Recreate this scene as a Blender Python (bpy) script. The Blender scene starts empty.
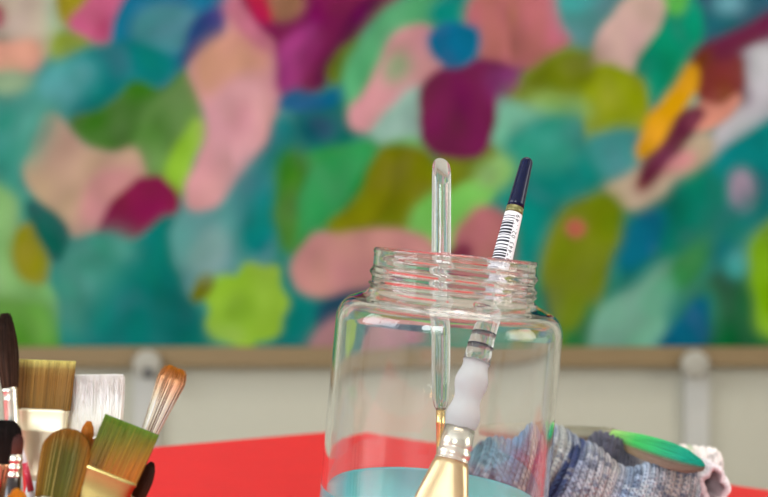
import bpy, math, random
import numpy as np
from mathutils import Vector, Matrix
rng = np.random.default_rng(7)
random.seed(7)
SC = bpy.context.scene
COL = SC.collection

# ------------------------------------------------------------------ frame
F, U, D = 1000.0, 0.00048, 0.48          # focal length in pixels, metres per pixel at the jar, jar distance
PHI = math.radians(5.4)
CP, SP = math.cos(PHI), math.sin(PHI)
TZ = 0.74                                 # table top
HJ = 345.0                                # jar height in jar pixels
CZ = TZ + HJ * U + 0.5 * U                  # camera height
WY = 2.40                                 # wall distance

def P(px, py, k=1.0):
    """photo position at distance k*D from the camera, as a point of the room"""
    dx, dy = px - 384.0, py - 248.5
    return Vector(((dx * CP + dy * SP) * U * k, D * k, CZ + (dx * SP - dy * CP) * U * k))

def lin(c):
    c = np.asarray(c, float) / 255.0
    return np.where(c <= 0.04045, c / 12.92, ((c + 0.055) / 1.055) ** 2.4)

# ------------------------------------------------------------------ materials
def mat(name, rgb=(200, 200, 200), rough=0.5, metal=0.0, trans=0.0, ior=1.5, attr=None, bump=None,
        sss=0.0, noise=None, coat=0.0, rgblin=None, spec=None, sheen=0.0):
    m = bpy.data.materials.new(name)
    m.use_nodes = True
    nt = m.node_tree
    b = nt.nodes['Principled BSDF']
    col = tuple(rgblin) if rgblin is not None else tuple(lin(rgb))
    b.inputs['Base Color'].default_value = (*col, 1)
    b.inputs['Roughness'].default_value = rough
    b.inputs['Metallic'].default_value = metal
    b.inputs['Transmission Weight'].default_value = trans
    b.inputs['IOR'].default_value = ior
    b.inputs['Coat Weight'].default_value = coat
    b.inputs['Sheen Weight'].default_value = sheen
    if spec is not None:
        b.inputs['Specular IOR Level'].default_value = spec
    if sss:
        b.inputs['Subsurface Weight'].default_value = sss
        b.inputs['Subsurface Radius'].default_value = (0.004, 0.004, 0.004)
        b.inputs['Subsurface Scale'].default_value = 1.0
    src = None
    if attr:
        a = nt.nodes.new('ShaderNodeAttribute'); a.attribute_name = attr
        src = a.outputs['Color']
    if noise:                              # (scale, other colour, amount)
        tc = nt.nodes.new('ShaderNodeTexCoord')
        n = nt.nodes.new('ShaderNodeTexNoise')
        n.inputs['Scale'].default_value = noise[0]; n.inputs['Detail'].default_value = 5
        nt.links.new(tc.outputs['Object'], n.inputs['Vector'])
        mx = nt.nodes.new('ShaderNodeMix'); mx.data_type = 'RGBA'
        ml = nt.nodes.new('ShaderNodeMath'); ml.operation = 'MULTIPLY'; ml.inputs[1].default_value = noise[2]
        nt.links.new(n.outputs['Fac'], ml.inputs[0]); nt.links.new(ml.outputs[0], mx.inputs['Factor'])
        if src is not None:
            nt.links.new(src, mx.inputs['A'])
        else:
            mx.inputs['A'].default_value = (*col, 1)
        mx.inputs['B'].default_value = (*lin(noise[1]), 1)
        src = mx.outputs['Result']
    if src is not None:
        nt.links.new(src, b.inputs['Base Color'])
    if bump:                               # (scale, strength, distance)
        tc = nt.nodes.new('ShaderNodeTexCoord')
        n = nt.nodes.new('ShaderNodeTexNoise')
        n.inputs['Scale'].default_value = bump[0]; n.inputs['Detail'].default_value = 4
        nt.links.new(tc.outputs['Object'], n.inputs['Vector'])
        bp = nt.nodes.new('ShaderNodeBump')
        bp.inputs['Strength'].default_value = bump[1]; bp.inputs['Distance'].default_value = bump[2]
        nt.links.new(n.outputs['Fac'], bp.inputs['Height'])
        nt.links.new(bp.outputs['Normal'], b.inputs['Normal'])
    return m

M = {}
M['wall'] = mat('wall_paint', (189, 187, 170), 0.9, noise=(3, (185, 181, 164), 0.5), spec=0.2, bump=(90, 0.1, 0.002))
M['white'] = mat('white_paint', (225, 226, 226), 0.8)
M['floor'] = mat('floor_boards', (150, 128, 100), 0.5, noise=(6, (110, 88, 64), 0.7))
M['red'] = mat('red_table_cover', (222, 18, 26), 0.55, noise=(35, (200, 12, 22), 0.6), bump=(160, 0.25, 0.001))
M['wood'] = mat('ledge_wood', (134, 112, 76), 0.6, noise=(12, (118, 98, 66), 0.6))
M['tablewood'] = mat('table_wood', (140, 100, 66), 0.5, noise=(9, (105, 70, 44), 0.6))
M['rail'] = mat('pale_bracket', (188, 187, 180), 0.85, spec=0.1)
M['disc'] = mat('pale_bracket_disc', (164, 160, 148), 0.85, spec=0.1)
M['dark'] = mat('dark_hole', (60, 62, 66), 0.6)
M['canvas'] = mat('canvas_paint', attr='pigment', rough=0.9, spec=0.08, bump=(60, 0.15, 0.002))
M['glass'] = mat('jar_glass', rough=0.0, trans=1.0, ior=1.5, rgblin=(0.985, 0.99, 0.98))
M['water'] = mat('cloudy_rinse_water', (128, 240, 250), 0.06, trans=0.12, ior=1.33)
M['acrylic'] = mat('clear_acrylic', rough=0.05, trans=0.93, ior=1.45, rgblin=(0.94, 0.95, 0.94))
M['frost'] = mat('frosted_grip', (240, 246, 250), 0.5, trans=0.2, sss=0.5, ior=1.4)
M['navy'] = mat('navy_lacquer', (3, 13, 50), 0.2, spec=0.3)
M['label'] = mat('white_sticker', (238, 236, 240), 0.45)
M['ink'] = mat('label_ink', (28, 28, 40), 0.5)
M['olive'] = mat('olive_band', (120, 118, 70), 0.35, metal=0.4)
M['silver'] = mat('nickel_ferrule', rough=0.24, metal=1.0, rgblin=(0.80, 0.76, 0.66), bump=(300, 0.05, 0.0004))
M['champagne'] = mat('champagne_ferrule', rough=0.3, metal=1.0, rgblin=(0.70, 0.56, 0.32))
M['greyhandle'] = mat('grey_lacquer', (168, 162, 140), 0.35)
M['brass'] = mat('dull_brass_ferrule', rough=0.22, metal=1.0, rgblin=(0.40, 0.31, 0.11))
M['whitehair'] = mat('white_hair', attr='pigment', rough=0.9, spec=0.1)
M['greymetal'] = mat('dull_grey_ferrule', (150, 146, 124), 0.45, metal=0.5)
M['gold'] = mat('gilt_ferrule', rough=0.2, metal=1.0, rgblin=(0.86, 0.62, 0.25))
M['palegold'] = mat('pale_gold_ferrule', rough=0.5, metal=0.9, rgblin=(0.78, 0.70, 0.50), bump=(250, 0.1, 0.0005))
M['copper'] = mat('copper_ferrule', rough=0.25, metal=1.0, rgblin=(0.55, 0.3, 0.17))
M['bristle'] = mat('bristle_hair', attr='pigment', rough=0.45, spec=0.2)
M['dullhair'] = mat('soft_hair', attr='pigment', rough=0.7, spec=0.15)
M['maroon'] = mat('maroon_lacquer', (70, 18, 18), 0.2, coat=0.5)
M['blackwood'] = mat('black_lacquer', (30, 20, 20), 0.2, coat=0.5)
M['redwood'] = mat('red_lacquer', (226, 60, 88), 0.3, coat=0.5)
M['plainwood'] = mat('pale_handle_wood', (190, 150, 105), 0.4)
M['knit'] = mat('knitted_cotton', attr='pigment', rough=0.9, spec=0.1, sheen=0.25)
M['pot'] = mat('glazed_pot', (214, 208, 196), 0.3)

# ------------------------------------------------------------------ helpers
def mesh_obj(name, verts, faces, m, parent=None, smooth=True, pigment=None):
    me = bpy.data.meshes.new(name)
    verts = np.asarray(verts, float)
    me.from_pydata(verts.tolist(), [], [tuple(int(i) for i in f) for f in faces])
    me.materials.append(m)
    if pigment is not None:
        a = me.color_attributes.new('pigment', 'FLOAT_COLOR', 'POINT')
        c = np.ones((len(verts), 4)); c[:, :3] = pigment
        a.data.foreach_set('color', c.ravel())
    if smooth:
        me.polygons.foreach_set('use_smooth', [True] * len(me.polygons))
    me.update()
    o = bpy.data.objects.new(name, me)
    COL.objects.link(o)
    if parent is not None:
        o.parent = parent
    return o

def grid_faces(nu, nv, closed_u=False, closed_v=False, off=0):
    i = np.arange(nu if closed_u else nu - 1); j = np.arange(nv if closed_v else nv - 1)
    I, J = np.meshgrid(i, j, indexing='ij')
    I2, J2 = (I + 1) % nu, (J + 1) % nv
    f = np.stack([I * nv + J, I2 * nv + J, I2 * nv + J2, I * nv + J2], -1).reshape(-1, 4) + off
    return f

def box(name, x0, x1, y0, y1, z0, z1, m, parent=None, bevel=0.0):
    v = [(x, y, z) for x in (x0, x1) for y in (y0, y1) for z in (z0, z1)]
    f = [(0, 1, 3, 2), (4, 6, 7, 5), (0, 4, 5, 1), (2, 3, 7, 6), (0, 2, 6, 4), (1, 5, 7, 3)]
    o = mesh_obj(name, v, f, m, parent, smooth=False)
    if bevel:
        b = o.modifiers.new('bevel', 'BEVEL'); b.width = bevel; b.segments = 3
    return o

def boxes(name, bl, m, parent=None):
    V, Fc = [], []
    for (x0, x1, y0, y1, z0, z1) in bl:
        n = len(V)
        V += [(x, y, z) for x in (x0, x1) for y in (y0, y1) for z in (z0, z1)]
        Fc += [tuple(i + n for i in f) for f in [(0, 1, 3, 2), (4, 6, 7, 5), (0, 4, 5, 1), (2, 3, 7, 6), (0, 2, 6, 4), (1, 5, 7, 3)]]
    return mesh_obj(name, V, Fc, m, parent, smooth=False)

def empty(name, loc):
    o = bpy.data.objects.new(name, None); o.empty_display_size = 0.01
    COL.objects.link(o); o.location = loc
    return o

def tag(o, label, cat, group=None):
    o['label'] = label; o['category'] = cat
    if group: o['group'] = group
    return o

def struct(o):
    o['kind'] = 'structure'; return o

def lathe(name, prof, m, parent=None, seg=64, cap=True, smooth=True):
    """prof: list of (r, z) from one end to the other, around the local z axis"""
    prof = np.array(prof, float)
    th = np.linspace(0, 2 * math.pi, seg, endpoint=False)
    R, T = np.meshgrid(prof[:, 0], th, indexing='ij')
    Z = np.repeat(prof[:, 1:2], seg, 1)
    V = np.stack([R * np.cos(T), R * np.sin(T), Z], -1).reshape(-1, 3)
    Fc = [tuple(reversed(f)) for f in grid_faces(len(prof), seg, False, True).tolist()]
    if cap:
        Fc.append(tuple(range(seg))[::-1] if prof[0, 1] < prof[-1, 1] else tuple(range(seg)))
        e = (len(prof) - 1) * seg
        Fc.append(tuple(range(e, e + seg)) if prof[0, 1] < prof[-1, 1] else tuple(range(e, e + seg))[::-1])
    return mesh_obj(name, V, Fc, m, parent, smooth)

def loft(name, secs, m, parent=None, seg=56):
    """secs: (z, half width x, half thickness y, exponent) of superellipse sections"""
    th = np.linspace(0, 2 * math.pi, seg, endpoint=False)
    V = []
    for (z, a, b, e) in secs:
        c, s = np.cos(th), np.sin(th)
        V.append(np.stack([a * np.sign(c) * np.abs(c) ** (2 / e), b * np.sign(s) * np.abs(s) ** (2 / e), np.full(seg, z)], -1))
    V = np.concatenate(V)
    Fc = grid_faces(len(secs), seg, False, True).tolist()
    up = secs[-1][0] > secs[0][0]
    Fc = [tuple(reversed(f)) if up else tuple(f) for f in Fc]
    Fc.append(tuple(range(seg))[::-1] if up else tuple(range(seg)))
    e = (len(secs) - 1) * seg
    Fc.append(tuple(range(e, e + seg)) if up else tuple(range(e, e + seg))[::-1])
    o = mesh_obj(name, V, Fc, m, parent)
    return o

def sharp(o, ang=40):
    me = o.data
    import bmesh
    bm = bmesh.new(); bm.from_mesh(me)
    bmesh.ops.recalc_face_normals(bm, faces=bm.faces)
    for e in bm.edges:
        if len(e.link_faces) == 2 and e.calc_face_angle(0) > math.radians(ang):
            e.smooth = False
    bm.to_mesh(me); bm.free()
    return o

def smooth1d(a, sig):
    k = np.arange(-int(3 * sig) - 1, int(3 * sig) + 2); w = np.exp(-k ** 2 / (2 * sig * sig)); w /= w.sum()
    p = len(k) // 2
    a = np.pad(a, ((p, p), (0, 0)), mode='edge')
    return sum(w[i] * a[i:i + a.shape[0] - 2 * p] for i in range(len(k)))

def blur2(a, sig):
    return smooth1d(smooth1d(a, sig).T, sig).T

# ------------------------------------------------------------------ room
RX0, RX1, RY0, RY1, RZ1 = -2.6, 2.6, -2.6, WY, 2.7
struct(box('floor', RX0, RX1, RY0, RY1, -0.05, 0, M['floor']))
struct(box('ceiling', RX0, RX1, RY0, RY1, RZ1, RZ1 + 0.05, M['white']))
struct(box('wall_back', RX0 - 0.1, RX1 + 0.1, WY, WY + 0.1, -0.05, RZ1 + 0.05, M['wall']))
def wall_x(name, x0, x1, wy0, wy1, wz0, wz1):
    return struct(boxes(name, [(x0, x1, RY0, wy0, 0, RZ1), (x0, x1, wy1, RY1, 0, RZ1),
                               (x0, x1, wy0, wy1, 0, wz0), (x0, x1, wy0, wy1, wz1, RZ1)], M['white']))
WL = (-1.3, 0.9, 0.9, 2.4)               # left window y0 y1 z0 z1
WR = (-1.2, 0.6, 0.9, 2.4)
WF = (-1.9, -0.5, 1.25, 2.45)
wall_x('wall_left', RX0 - 0.1, RX0, *WL)
wall_x('wall_right', RX1, RX1 + 0.1, *WR)
struct(boxes('wall_front', [(RX0, WF[0], RY0 - 0.1, RY0, 0, RZ1), (WF[1], RX1, RY0 - 0.1, RY0, 0, RZ1),
                            (WF[0], WF[1], RY0 - 0.1, RY0, 0, WF[2]), (WF[0], WF[1], RY0 - 0.1, RY0, WF[3], RZ1)], M['white']))
def frame_x(name, x, w):
    y0, y1, z0, z1 = w; t = 0.05; ym = (y0 + y1) / 2
    struct(boxes(name, [(x, x + t, y0, y0 + t, z0, z1), (x, x + t, y1 - t, y1, z0, z1), (x, x + t, y0, y1, z0, z0 + t),
                        (x, x + t, y0, y1, z1 - t, z1), (x, x + t, ym - t / 2, ym + t / 2, z0, z1)], M['white']))
frame_x('window_1', RX0 - 0.07, WL)
frame_x('window_2', RX1 + 0.02, WR)
x0, x1, z0, z1 = WF; t = 0.05; yy = RY0 - 0.07
struct(boxes('window_3', [(x0, x0 + t, yy, yy + t, z0, z1), (x1 - t, x1, yy, yy + t, z0, z1), (x0, x1, yy, yy + t, z0, z0 + t),
                          (x0, x1, yy, yy + t, z1 - t, z1), ((x0 + x1 - t) / 2, (x0 + x1 + t) / 2, yy, yy + t, z0, z1)], M['white']))

def area(name, loc, rot, sx, sy, power, color):
    l = bpy.data.lights.new(name, 'AREA'); l.shape = 'RECTANGLE'; l.size = sx; l.size_y = sy
    l.energy = power; l.color = color
    o = bpy.data.objects.new(name, l); COL.objects.link(o); o.location = loc; o.rotation_euler = rot
    return o
area('window_light_left', (RX0 - 0.12, (WL[0] + WL[1]) / 2, (WL[2] + WL[3]) / 2), (0, -math.pi / 2, 0), WL[3] - WL[2], WL[1] - WL[0], 128, (0.9, 0.95, 1.0))
area('window_light_right', (RX1 + 0.12, (WR[0] + WR[1]) / 2, (WR[2] + WR[3]) / 2), (0, math.pi / 2, 0), WR[3] - WR[2], WR[1] - WR[0], 92, (1.0, 0.94, 0.85))
area('window_light_front', ((WF[0] + WF[1]) / 2, RY0 - 0.12, (WF[2] + WF[3]) / 2), (math.pi / 2, 0, 0), WF[1] - WF[0], WF[3] - WF[2], 170, (0.92, 0.96, 1.0))
area('ceiling_lamp', (0.2, 0.9, RZ1 - 0.02), (0, 0, 0), 1.0, 0.5, 22, (1.0, 0.93, 0.82))

w = bpy.data.worlds.new('World'); SC.world = w; w.use_nodes = True
w.node_tree.nodes['Background'].inputs['Color'].default_value = (0.7, 0.84, 1.0, 1)
w.node_tree.nodes['Background'].inputs['Strength'].default_value = 1.0

# ------------------------------------------------------------------ painting
KW = WY / D
CR = Vector((CP, 0, SP)); CU = Vector((-SP, 0, CP))   # the painting hangs a little crooked
PK = (WY - 0.045) / D                                  # its front face
def patch_colours(X, Y):
    col = np.zeros(X.shape + (3,)) + lin((52, 138, 126))
    def poly(pts, c, s=3.0, a=1.0):
        pts = np.array(pts, float); n = len(pts)
        q = []
        for i in range(n):                              # closed Catmull-Rom outline
            p0, p1, p2, p3 = pts[i - 1], pts[i], pts[(i + 1) % n], pts[(i + 2) % n]
            for t in (0, .2, .4, .6, .8):
                q.append(0.5 * (2 * p1 + (p2 - p0) * t + (2 * p0 - 5 * p1 + 4 * p2 - p3) * t * t + (3 * p1 - p0 - 3 * p2 + p3) * t ** 3))
        q = np.array(q)
        ins = np.zeros(X.shape, bool)
        for i in range(len(q)):
            (xa, ya), (xb, yb) = q[i - 1], q[i]
            if ya == yb: continue
            c1 = ((ya > Y) != (yb > Y)) & (X < (xb - xa) * (Y - ya) / (yb - ya) + xa)
            ins ^= c1
        al = np.clip(blur2(ins.astype(float), s * 1.25 / STEP) * 1.45, 0, 1) * a
        nf = nz_pool[int(abs(pts[0][0]) + len(pts)) % 7]; nf = np.roll(nf, int(abs(pts[0][0]) * 3 + abs(pts[1][1])), 0)
        c_ = lin(c) * (1 + .20 * nf)[..., None]; hue = np.roll(nf, 41, 1)[..., None]
        c_ = np.clip(c_ + hue * np.array([.022, -.006, .02]), 0, 1)
        col[:] = col * (1 - al[..., None]) + c_ * al[..., None]
    def blob(cx, cy, rx, ry, c, s=3.0, a=1.0, rot=0):
        t = np.linspace(0, 2 * math.pi, 10, endpoint=False); r = math.radians(rot)
        poly([(cx + rx * math.cos(u) * math.cos(r) - ry * math.sin(u) * math.sin(r), cy + rx * math.cos(u) * math.sin(r) + ry * math.sin(u) * math.cos(r)) for u in t], c, s, a)
    # above the frame: loose shapes that carry the same palette on
    for (cx, cy, rx, ry, c) in [(10, -50, 60, 40, (190, 120, 140)), (120, -60, 60, 40, (0, 115, 140)), (230, -50, 55, 45, (200, 150, 130)),
                                (330, -55, 60, 42, (110, 30, 80)), (430, -50, 60, 40, (70, 160, 110)), (540, -55, 65, 44, (185, 110, 115)),
                                (640, -50, 50, 42, (130, 150, 30)), (740, -50, 60, 44, (40, 100, 120))]:
        blob(cx, cy, rx, ry, c)
    poly([(-60, 80), (45, 80), (62, 115), (40, 145), (28, 215), (-60, 220)], (56, 142, 126))
    poly([(-60, -20), (60, -20), (60, 25), (46, 58), (20, 52), (-60, 50)], (192, 176, 156))
    poly([(50, -5), (62, 0), (62, 30), (54, 48), (50, 25)], (165, 192, 165), 5, .8)
    blob(-2, 18, 7, 14, (150, 70, 85)); blob(0, 45, 8, 8, (70, 110, 100), 5)
    poly([(-50, 50), (30, 43), (42, 56), (24, 72), (-50, 76)], (224, 160, 140), 4)
    poly([(-50, 78), (34, 74), (20, 90), (-50, 96)], (142, 162, 132), 5)
    poly([(60, -10), (95, -10), (82, 18), (62, 24)], (150, 140, 0))
    poly([(58, 34), (90, 38), (76, 56), (52, 60)], (142, 156, 62), 5)
    poly([(110, -15), (150, -15), (132, 10), (116, 20), (110, 38), (86, 38), (66, 25), (82, 10)], (202, 94, 134))
    poly([(100, 20), (112, 24), (110, 37), (92, 36)], (175, 62, 100), 5, .8)
    poly([(142, -10), (245, -15), (232, 20), (224, 42), (190, 62), (165, 88), (122, 58), (112, 30)], (0, 114, 150))
    blob(165, 30, 33, 24, (74, 132, 142), 6, 1, -15)
    poly([(196, 18), (222, 6), (228, 34), (200, 60), (172, 70), (184, 46)], (26, 66, 118), 4)
    poly([(78, 58), (130, 42), (170, 62), (160, 82), (122, 98), (96, 112), (70, 116), (62, 84)], (0, 120, 122), 5)
    poly([(45, 72), (92, 62), (82, 90), (62, 112), (46, 104)], (84, 158, 160), 7)
    poly([(70, 120), (104, 106), (134, 82), (160, 88), (184, 74), (184, 92), (162, 130), (130, 148), (100, 148), (76, 136)], (62, 112, 36))
    poly([(150, 105), (190, 76), (198, 120), (172, 178), (142, 178), (136, 148)], (96, 136, 70), 5)
    poly([(190, 118), (203, 128), (192, 168), (176, 198), (160, 184), (176, 150)], (142, 188, 56))
    poly([(50, 114), (76, 140), (110, 152), (135, 148), (142, 182), (112, 202), (96, 228), (70, 236), (44, 204), (28, 165)], (190, 156, 132))
    poly([(84, 196), (104, 172), (138, 166), (120, 196), (100, 232), (84, 232)], (200, 136, 136), 6, .8)
    poly([(106, 238), (160, 226), (140, 248), (116, 248)], (188, 116, 134), 4)
    poly([(96, 236), (112, 206), (132, 180), (158, 177), (177, 204), (160, 226), (130, 242)], (132, 22, 72), 2.5)
    poly([(-60, 175), (10, 195), (16, 232), (14, 270), (46, 286), (62, 310), (78, 352), (-60, 352)], (134, 182, 112), 5)
    poly([(-60, 298), (24, 302), (58, 318), (76, 352), (-60, 352)], (100, 160, 62), 5)
    poly([(28, 202), (46, 208), (64, 232), (60, 260), (44, 250), (34, 225)], (18, 98, 84))
    poly([(17, 232), (36, 226), (52, 256), (42, 284), (24, 278)], (142, 140, 18))
    poly([(66, 250), (100, 236), (132, 246), (172, 216), (184, 280), (206, 330), (204, 352), (80, 352), (60, 300), (52, 270)], (0, 118, 112))
    poly([(58, 262), (94, 238), (136, 248), (112, 290), (78, 338), (62, 305)], (78, 150, 134), 8, .9)
    poly([(174, 226), (200, 192), (236, 152), (262, 110), (302, 122), (290, 170), (272, 200), (268, 262), (242, 272), (216, 282), (196, 300), (180, 272)], (98, 152, 152))
    poly([(262, 120), (300, 128), (286, 176), (276, 235), (254, 260), (238, 240), (246, 200)], (0, 120, 120), 8)
    poly([(225, 150), (245, 140), (222, 190), (204, 215)], (60, 135, 140), 7, .7)
    poly([(236, -15), (256, 8), (276, 44), (282, 85), (270, 126), (246, 166), (216, 202), (190, 210), (184, 190), (200, 160), (206, 120), (192, 84), (190, 66), (222, 44)], (210, 150, 152))
    poly([(194, 64), (222, 36), (258, 28), (268, 66), (232, 72), (206, 98)], (208, 152, 126), 6)
    poly([(222, 4), (240, -4), (268, 30), (272, 56), (240, 30)], (192, 112, 132), 5)
    poly([(246, -15), (400, -15), (362, 30), (332, 60), (320, 86), (292, 96), (280, 86), (274, 40)], (122, 26, 76))
    poly([(266, -4), (302, -4), (292, 14), (274, 16)], (156, 108, 84), 4)
    poly([(246, -6), (262, -6), (272, 18), (258, 14)], (176, 32, 64), 3)
    poly([(278, 52), (310, 24), (322, 34), (310, 72), (284, 98)], (156, 60, 120), 5)
    poly([(392, -10), (346, 42), (326, 82), (314, 86), (334, 36), (366, 2)], (82, 20, 56), 4)
    poly([(300, 106), (350, 84), (372, 60), (368, 120), (332, 150), (296, 146)], (0, 106, 100), 5)
    blob(316, 128, 16, 12, (30, 88, 108), 5)
    poly([(278, 104), (300, 88), (322, 94), (346, 84), (334, 106), (290, 108)], (0, 94, 132))
    poly([(333, 58), (362, 34), (352, 66), (334, 84)], (102, 112, 12))
    poly([(346, 70), (386, 12), (440, -12), (478, -10), (462, 20), (402, 36), (386, 70), (362, 122), (350, 100)], (84, 166, 112), 5)
    poly([(460, -10), (480, -10), (470, 18), (446, 26), (430, 14)], (0, 140, 128), 5)
    poly([(348, 120), (370, 80), (400, 34), (430, 28), (442, 60), (430, 90), (396, 112), (370, 132)], (204, 142, 148))
    poly([(385, 70), (400, 52), (410, 68), (396, 84)], (142, 176, 132), 6, .8)
    poly([(370, 138), (400, 100), (424, 90), (432, 112), (416, 142), (386, 148)], (154, 194, 178), 4)
    poly([(378, 150), (414, 140), (426, 160), (402, 178), (384, 170)], (112, 176, 104), 4)
    blob(397, 160, 7, 9, (20, 80, 80), 4)
    poly([(466, 20), (486, -12), (568, -12), (572, 30), (558, 60), (520, 78), (490, 68), (474, 46)], (182, 106, 106), 4)
    poly([(546, -10), (568, -8), (572, 30), (554, 52)], (194, 106, 124), 6)
    poly([(438, 70), (480, 58), (522, 76), (502, 90), (486, 110), (486, 146), (452, 154), (424, 146), (430, 100)], (112, 30, 76))
    poly([(496, 78), (526, 68), (516, 86), (494, 94)], (126, 54, 112), 4)
    blob(468, 135, 14, 16, (88, 18, 58), 6)
    poly([(429, 36), (450, 24), (476, 31), (476, 50), (458, 69), (440, 60)], (0, 106, 146))
    poly([(484, 108), (510, 86), (552, 108), (564, 130), (520, 156), (490, 158)], (112, 176, 148), 5)
    poly([(506, 88), (550, 62), (600, 46), (596, 122), (552, 106), (524, 100)], (126, 146, 14), 4)
    poly([(498, 175), (530, 126), (600, 114), (612, 200), (570, 222), (540, 262), (500, 255)], (0, 130, 120), 6)
    blob(572, 134, 14, 12, (0, 96, 104), 6)
    poly([(555, 0), (575, -14), (632, -14), (604, 20), (592, 56), (572, 40)], (84, 138, 140), 5)
    poly([(560, -15), (600, -15), (590, 6), (566, 10)], (60, 160, 155), 5)
    poly([(588, 68), (604, 30), (640, -10), (670, -2), (652, 44), (630, 78), (602, 74)], (206, 172, 162))
    poly([(690, -14), (800, -14), (800, 28), (732, 46), (694, 54), (688, 24)], (40, 96, 116), 5)
    blob(730, 5, 18, 8, (104, 168, 178), 6)
    poly([(634, 68), (660, 30), (684, -10), (702, 20), (696, 52), (676, 82), (656, 98), (636, 86)], (0, 146, 112))
    poly([(664, -12), (688, -12), (678, 14), (668, 12)], (92, 182, 82))
    poly([(588, 72), (626, 72), (648, 94), (642, 138), (590, 140)], (142, 156, 12))
    poly([(590, 134), (642, 134), (636, 172), (600, 176)], (58, 142, 138), 5)
    poly([(698, 52), (800, 12), (800, 34), (712, 62)], (106, 32, 68), 4)
    poly([(688, 72), (708, 50), (736, 54), (742, 88), (712, 98), (690, 88)], (122, 50, 36), 4)
    poly([(736, 60), (800, 34), (800, 130), (742, 142), (708, 154), (720, 126), (746, 96)], (194, 192, 198), 4)
    poly([(710, 62), (745, 52), (742, 76), (750, 96), (738, 104), (732, 80)], (92, 46, 70), 5, .8)
    poly([(639, 158), (650, 120), (674, 90), (690, 64), (702, 76), (682, 110), (660, 148)], (212, 152, 18))
    poly([(644, 164), (680, 110), (702, 114), (684, 146), (640, 180)], (92, 34, 58))
    blob(688, 98, 9, 10, (132, 172, 150))
    poly([(688, 118), (714, 90), (738, 94), (726, 116), (700, 132)], (228, 152, 128))
    poly([(700, 176), (740, 142), (800, 110), (800, 210), (722, 224), (660, 250)], (0, 126, 128), 5)
    poly([(616, 206), (700, 165), (724, 200), (692, 244), (650, 262), (598, 310), (600, 250)], (0, 122, 102), 6)
    poly([(634, 222), (664, 212), (654, 252), (622, 272)], (0, 104, 134), 6)
    poly([(606, 190), (650, 160), (702, 134), (714, 148), (682, 176), (640, 206), (614, 204)], (188, 168, 142), 4)
    poly([(650, 176), (670, 156), (698, 150), (684, 168)], (206, 142, 138), 4)
    poly([(636, 178), (662, 160), (656, 176), (640, 190)], (118, 34, 50), 4)
    poly([(538, 352), (545, 262), (560, 220), (600, 194), (620, 208), (616, 242), (602, 282), (594, 330), (572, 352)], (108, 126, 20), 5)
    poly([(552, 240), (588, 216), (602, 240), (568, 276), (552, 280)], (144, 148, 40), 6, .9)
    blob(577, 228, 10, 9, (200, 104, 88)); blob(547, 308, 15, 18, (10, 92, 84), 6)
    poly([(560, 352), (566, 320), (590, 300), (600, 352)], (50, 120, 70), 6)
    poly([(584, 352), (600, 312), (640, 284), (668, 262), (678, 274), (658, 300), (666, 326), (662, 352)], (126, 182, 158), 5)
    poly([(668, 268), (720, 222), (748, 208), (704, 262), (682, 292)], (52, 132, 70), 6)
    poly([(690, 352), (704, 284), (742, 258), (800, 290), (800, 352)], (36, 102, 64), 6)
    blob(700, 305, 16, 22, (60, 130, 96), 7); blob(722, 250, 12, 16, (0, 110, 118), 7)
    poly([(662, 352), (676, 322), (700, 292), (708, 318), (698, 352)], (0, 102, 134), 5)
    blob(737, 263, 11, 12, (62, 158, 152), 5); blob(742, 192, 11, 18, (164, 142, 164), 4)
    poly([(750, 242), (800, 215), (800, 330), (764, 330), (756, 300)], (134, 182, 40), 5)
    poly([(282, 165), (330, 146), (380, 148), (362, 200), (322, 232), (290, 246), (280, 205)], (48, 146, 74), 4)
    poly([(280, 160), (300, 150), (306, 200), (302, 238), (286, 246)], (62, 120, 50), 6)
    poly([(326, 232), (364, 200), (384, 150), (432, 160), (444, 216), (402, 234), (360, 238)], (114, 116, 6), 4)
    poly([(404, 246), (424, 202), (460, 178), (502, 158), (482, 212), (456, 252), (430, 258)], (122, 196, 92), 4)
    poly([(442, 150), (486, 144), (500, 165), (462, 182), (440, 190)], (110, 122, 12), 4)
    blob(497, 172, 20, 12, (146, 194, 112), 6, 1, -20)
    poly([(270, 262), (300, 290), (344, 300), (336, 352), (262, 352)], (0, 122, 116), 4)
    poly([(294, 258), (320, 236), (370, 230), (424, 236), (436, 262), (402, 282), (372, 296), (330, 296), (300, 286)], (198, 138, 132))
    poly([(452, 246), (474, 208), (500, 208), (512, 240), (500, 268)], (182, 112, 112), 4)
    poly([(430, 258), (466, 244), (470, 262), (440, 272)], (122, 40, 72), 4)
    poly([(318, 304), (358, 290), (420, 286), (430, 308), (344, 322), (320, 328)], (14, 72, 92), 4)
    poly([(318, 328), (350, 314), (430, 318), (420, 340), (346, 352), (320, 344)], (176, 124, 134), 4)
    poly([(430, 280), (520, 270), (540, 300), (520, 352), (430, 352)], (60, 140, 110), 5)
    
    poly([(200, 290), (222, 274), (236, 278), (246, 264), (262, 268), (276, 264), (280, 284), (288, 300), (278, 318), (276, 336), (254, 340), (246, 350), (222, 347), (204, 330), (212, 312)], (146, 186, 58), 2.5)
    blob(236, 312, 20, 12, (128, 172, 48), 7, .8, -30); blob(225, 338, 18, 7, (158, 190, 96), 5, .8)
    poly([(193, 294), (200, 278), (210, 276), (208, 292), (198, 304)], (112, 116, 14), 2)
    # second pass: light scumbles and the small accents between the large shapes
    poly([(188, 262), (206, 232), (226, 228), (222, 262), (204, 278)], (138, 176, 170), 6, .7)
    poly([(232, 190), (250, 160), (262, 150), (258, 186), (240, 222)], (70, 140, 146), 7, .6)
    poly([(290, 240), (300, 190), (336, 152), (372, 150), (346, 196), (318, 226)], (46, 150, 82), 3, .9)
    poly([(282, 240), (280, 196), (300, 160), (296, 200), (296, 240)], (70, 126, 40), 4, .9)
    poly([(330, 226), (360, 196), (380, 156), (396, 152), (384, 196), (362, 230)], (122, 122, 4), 3, .9)
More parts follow.
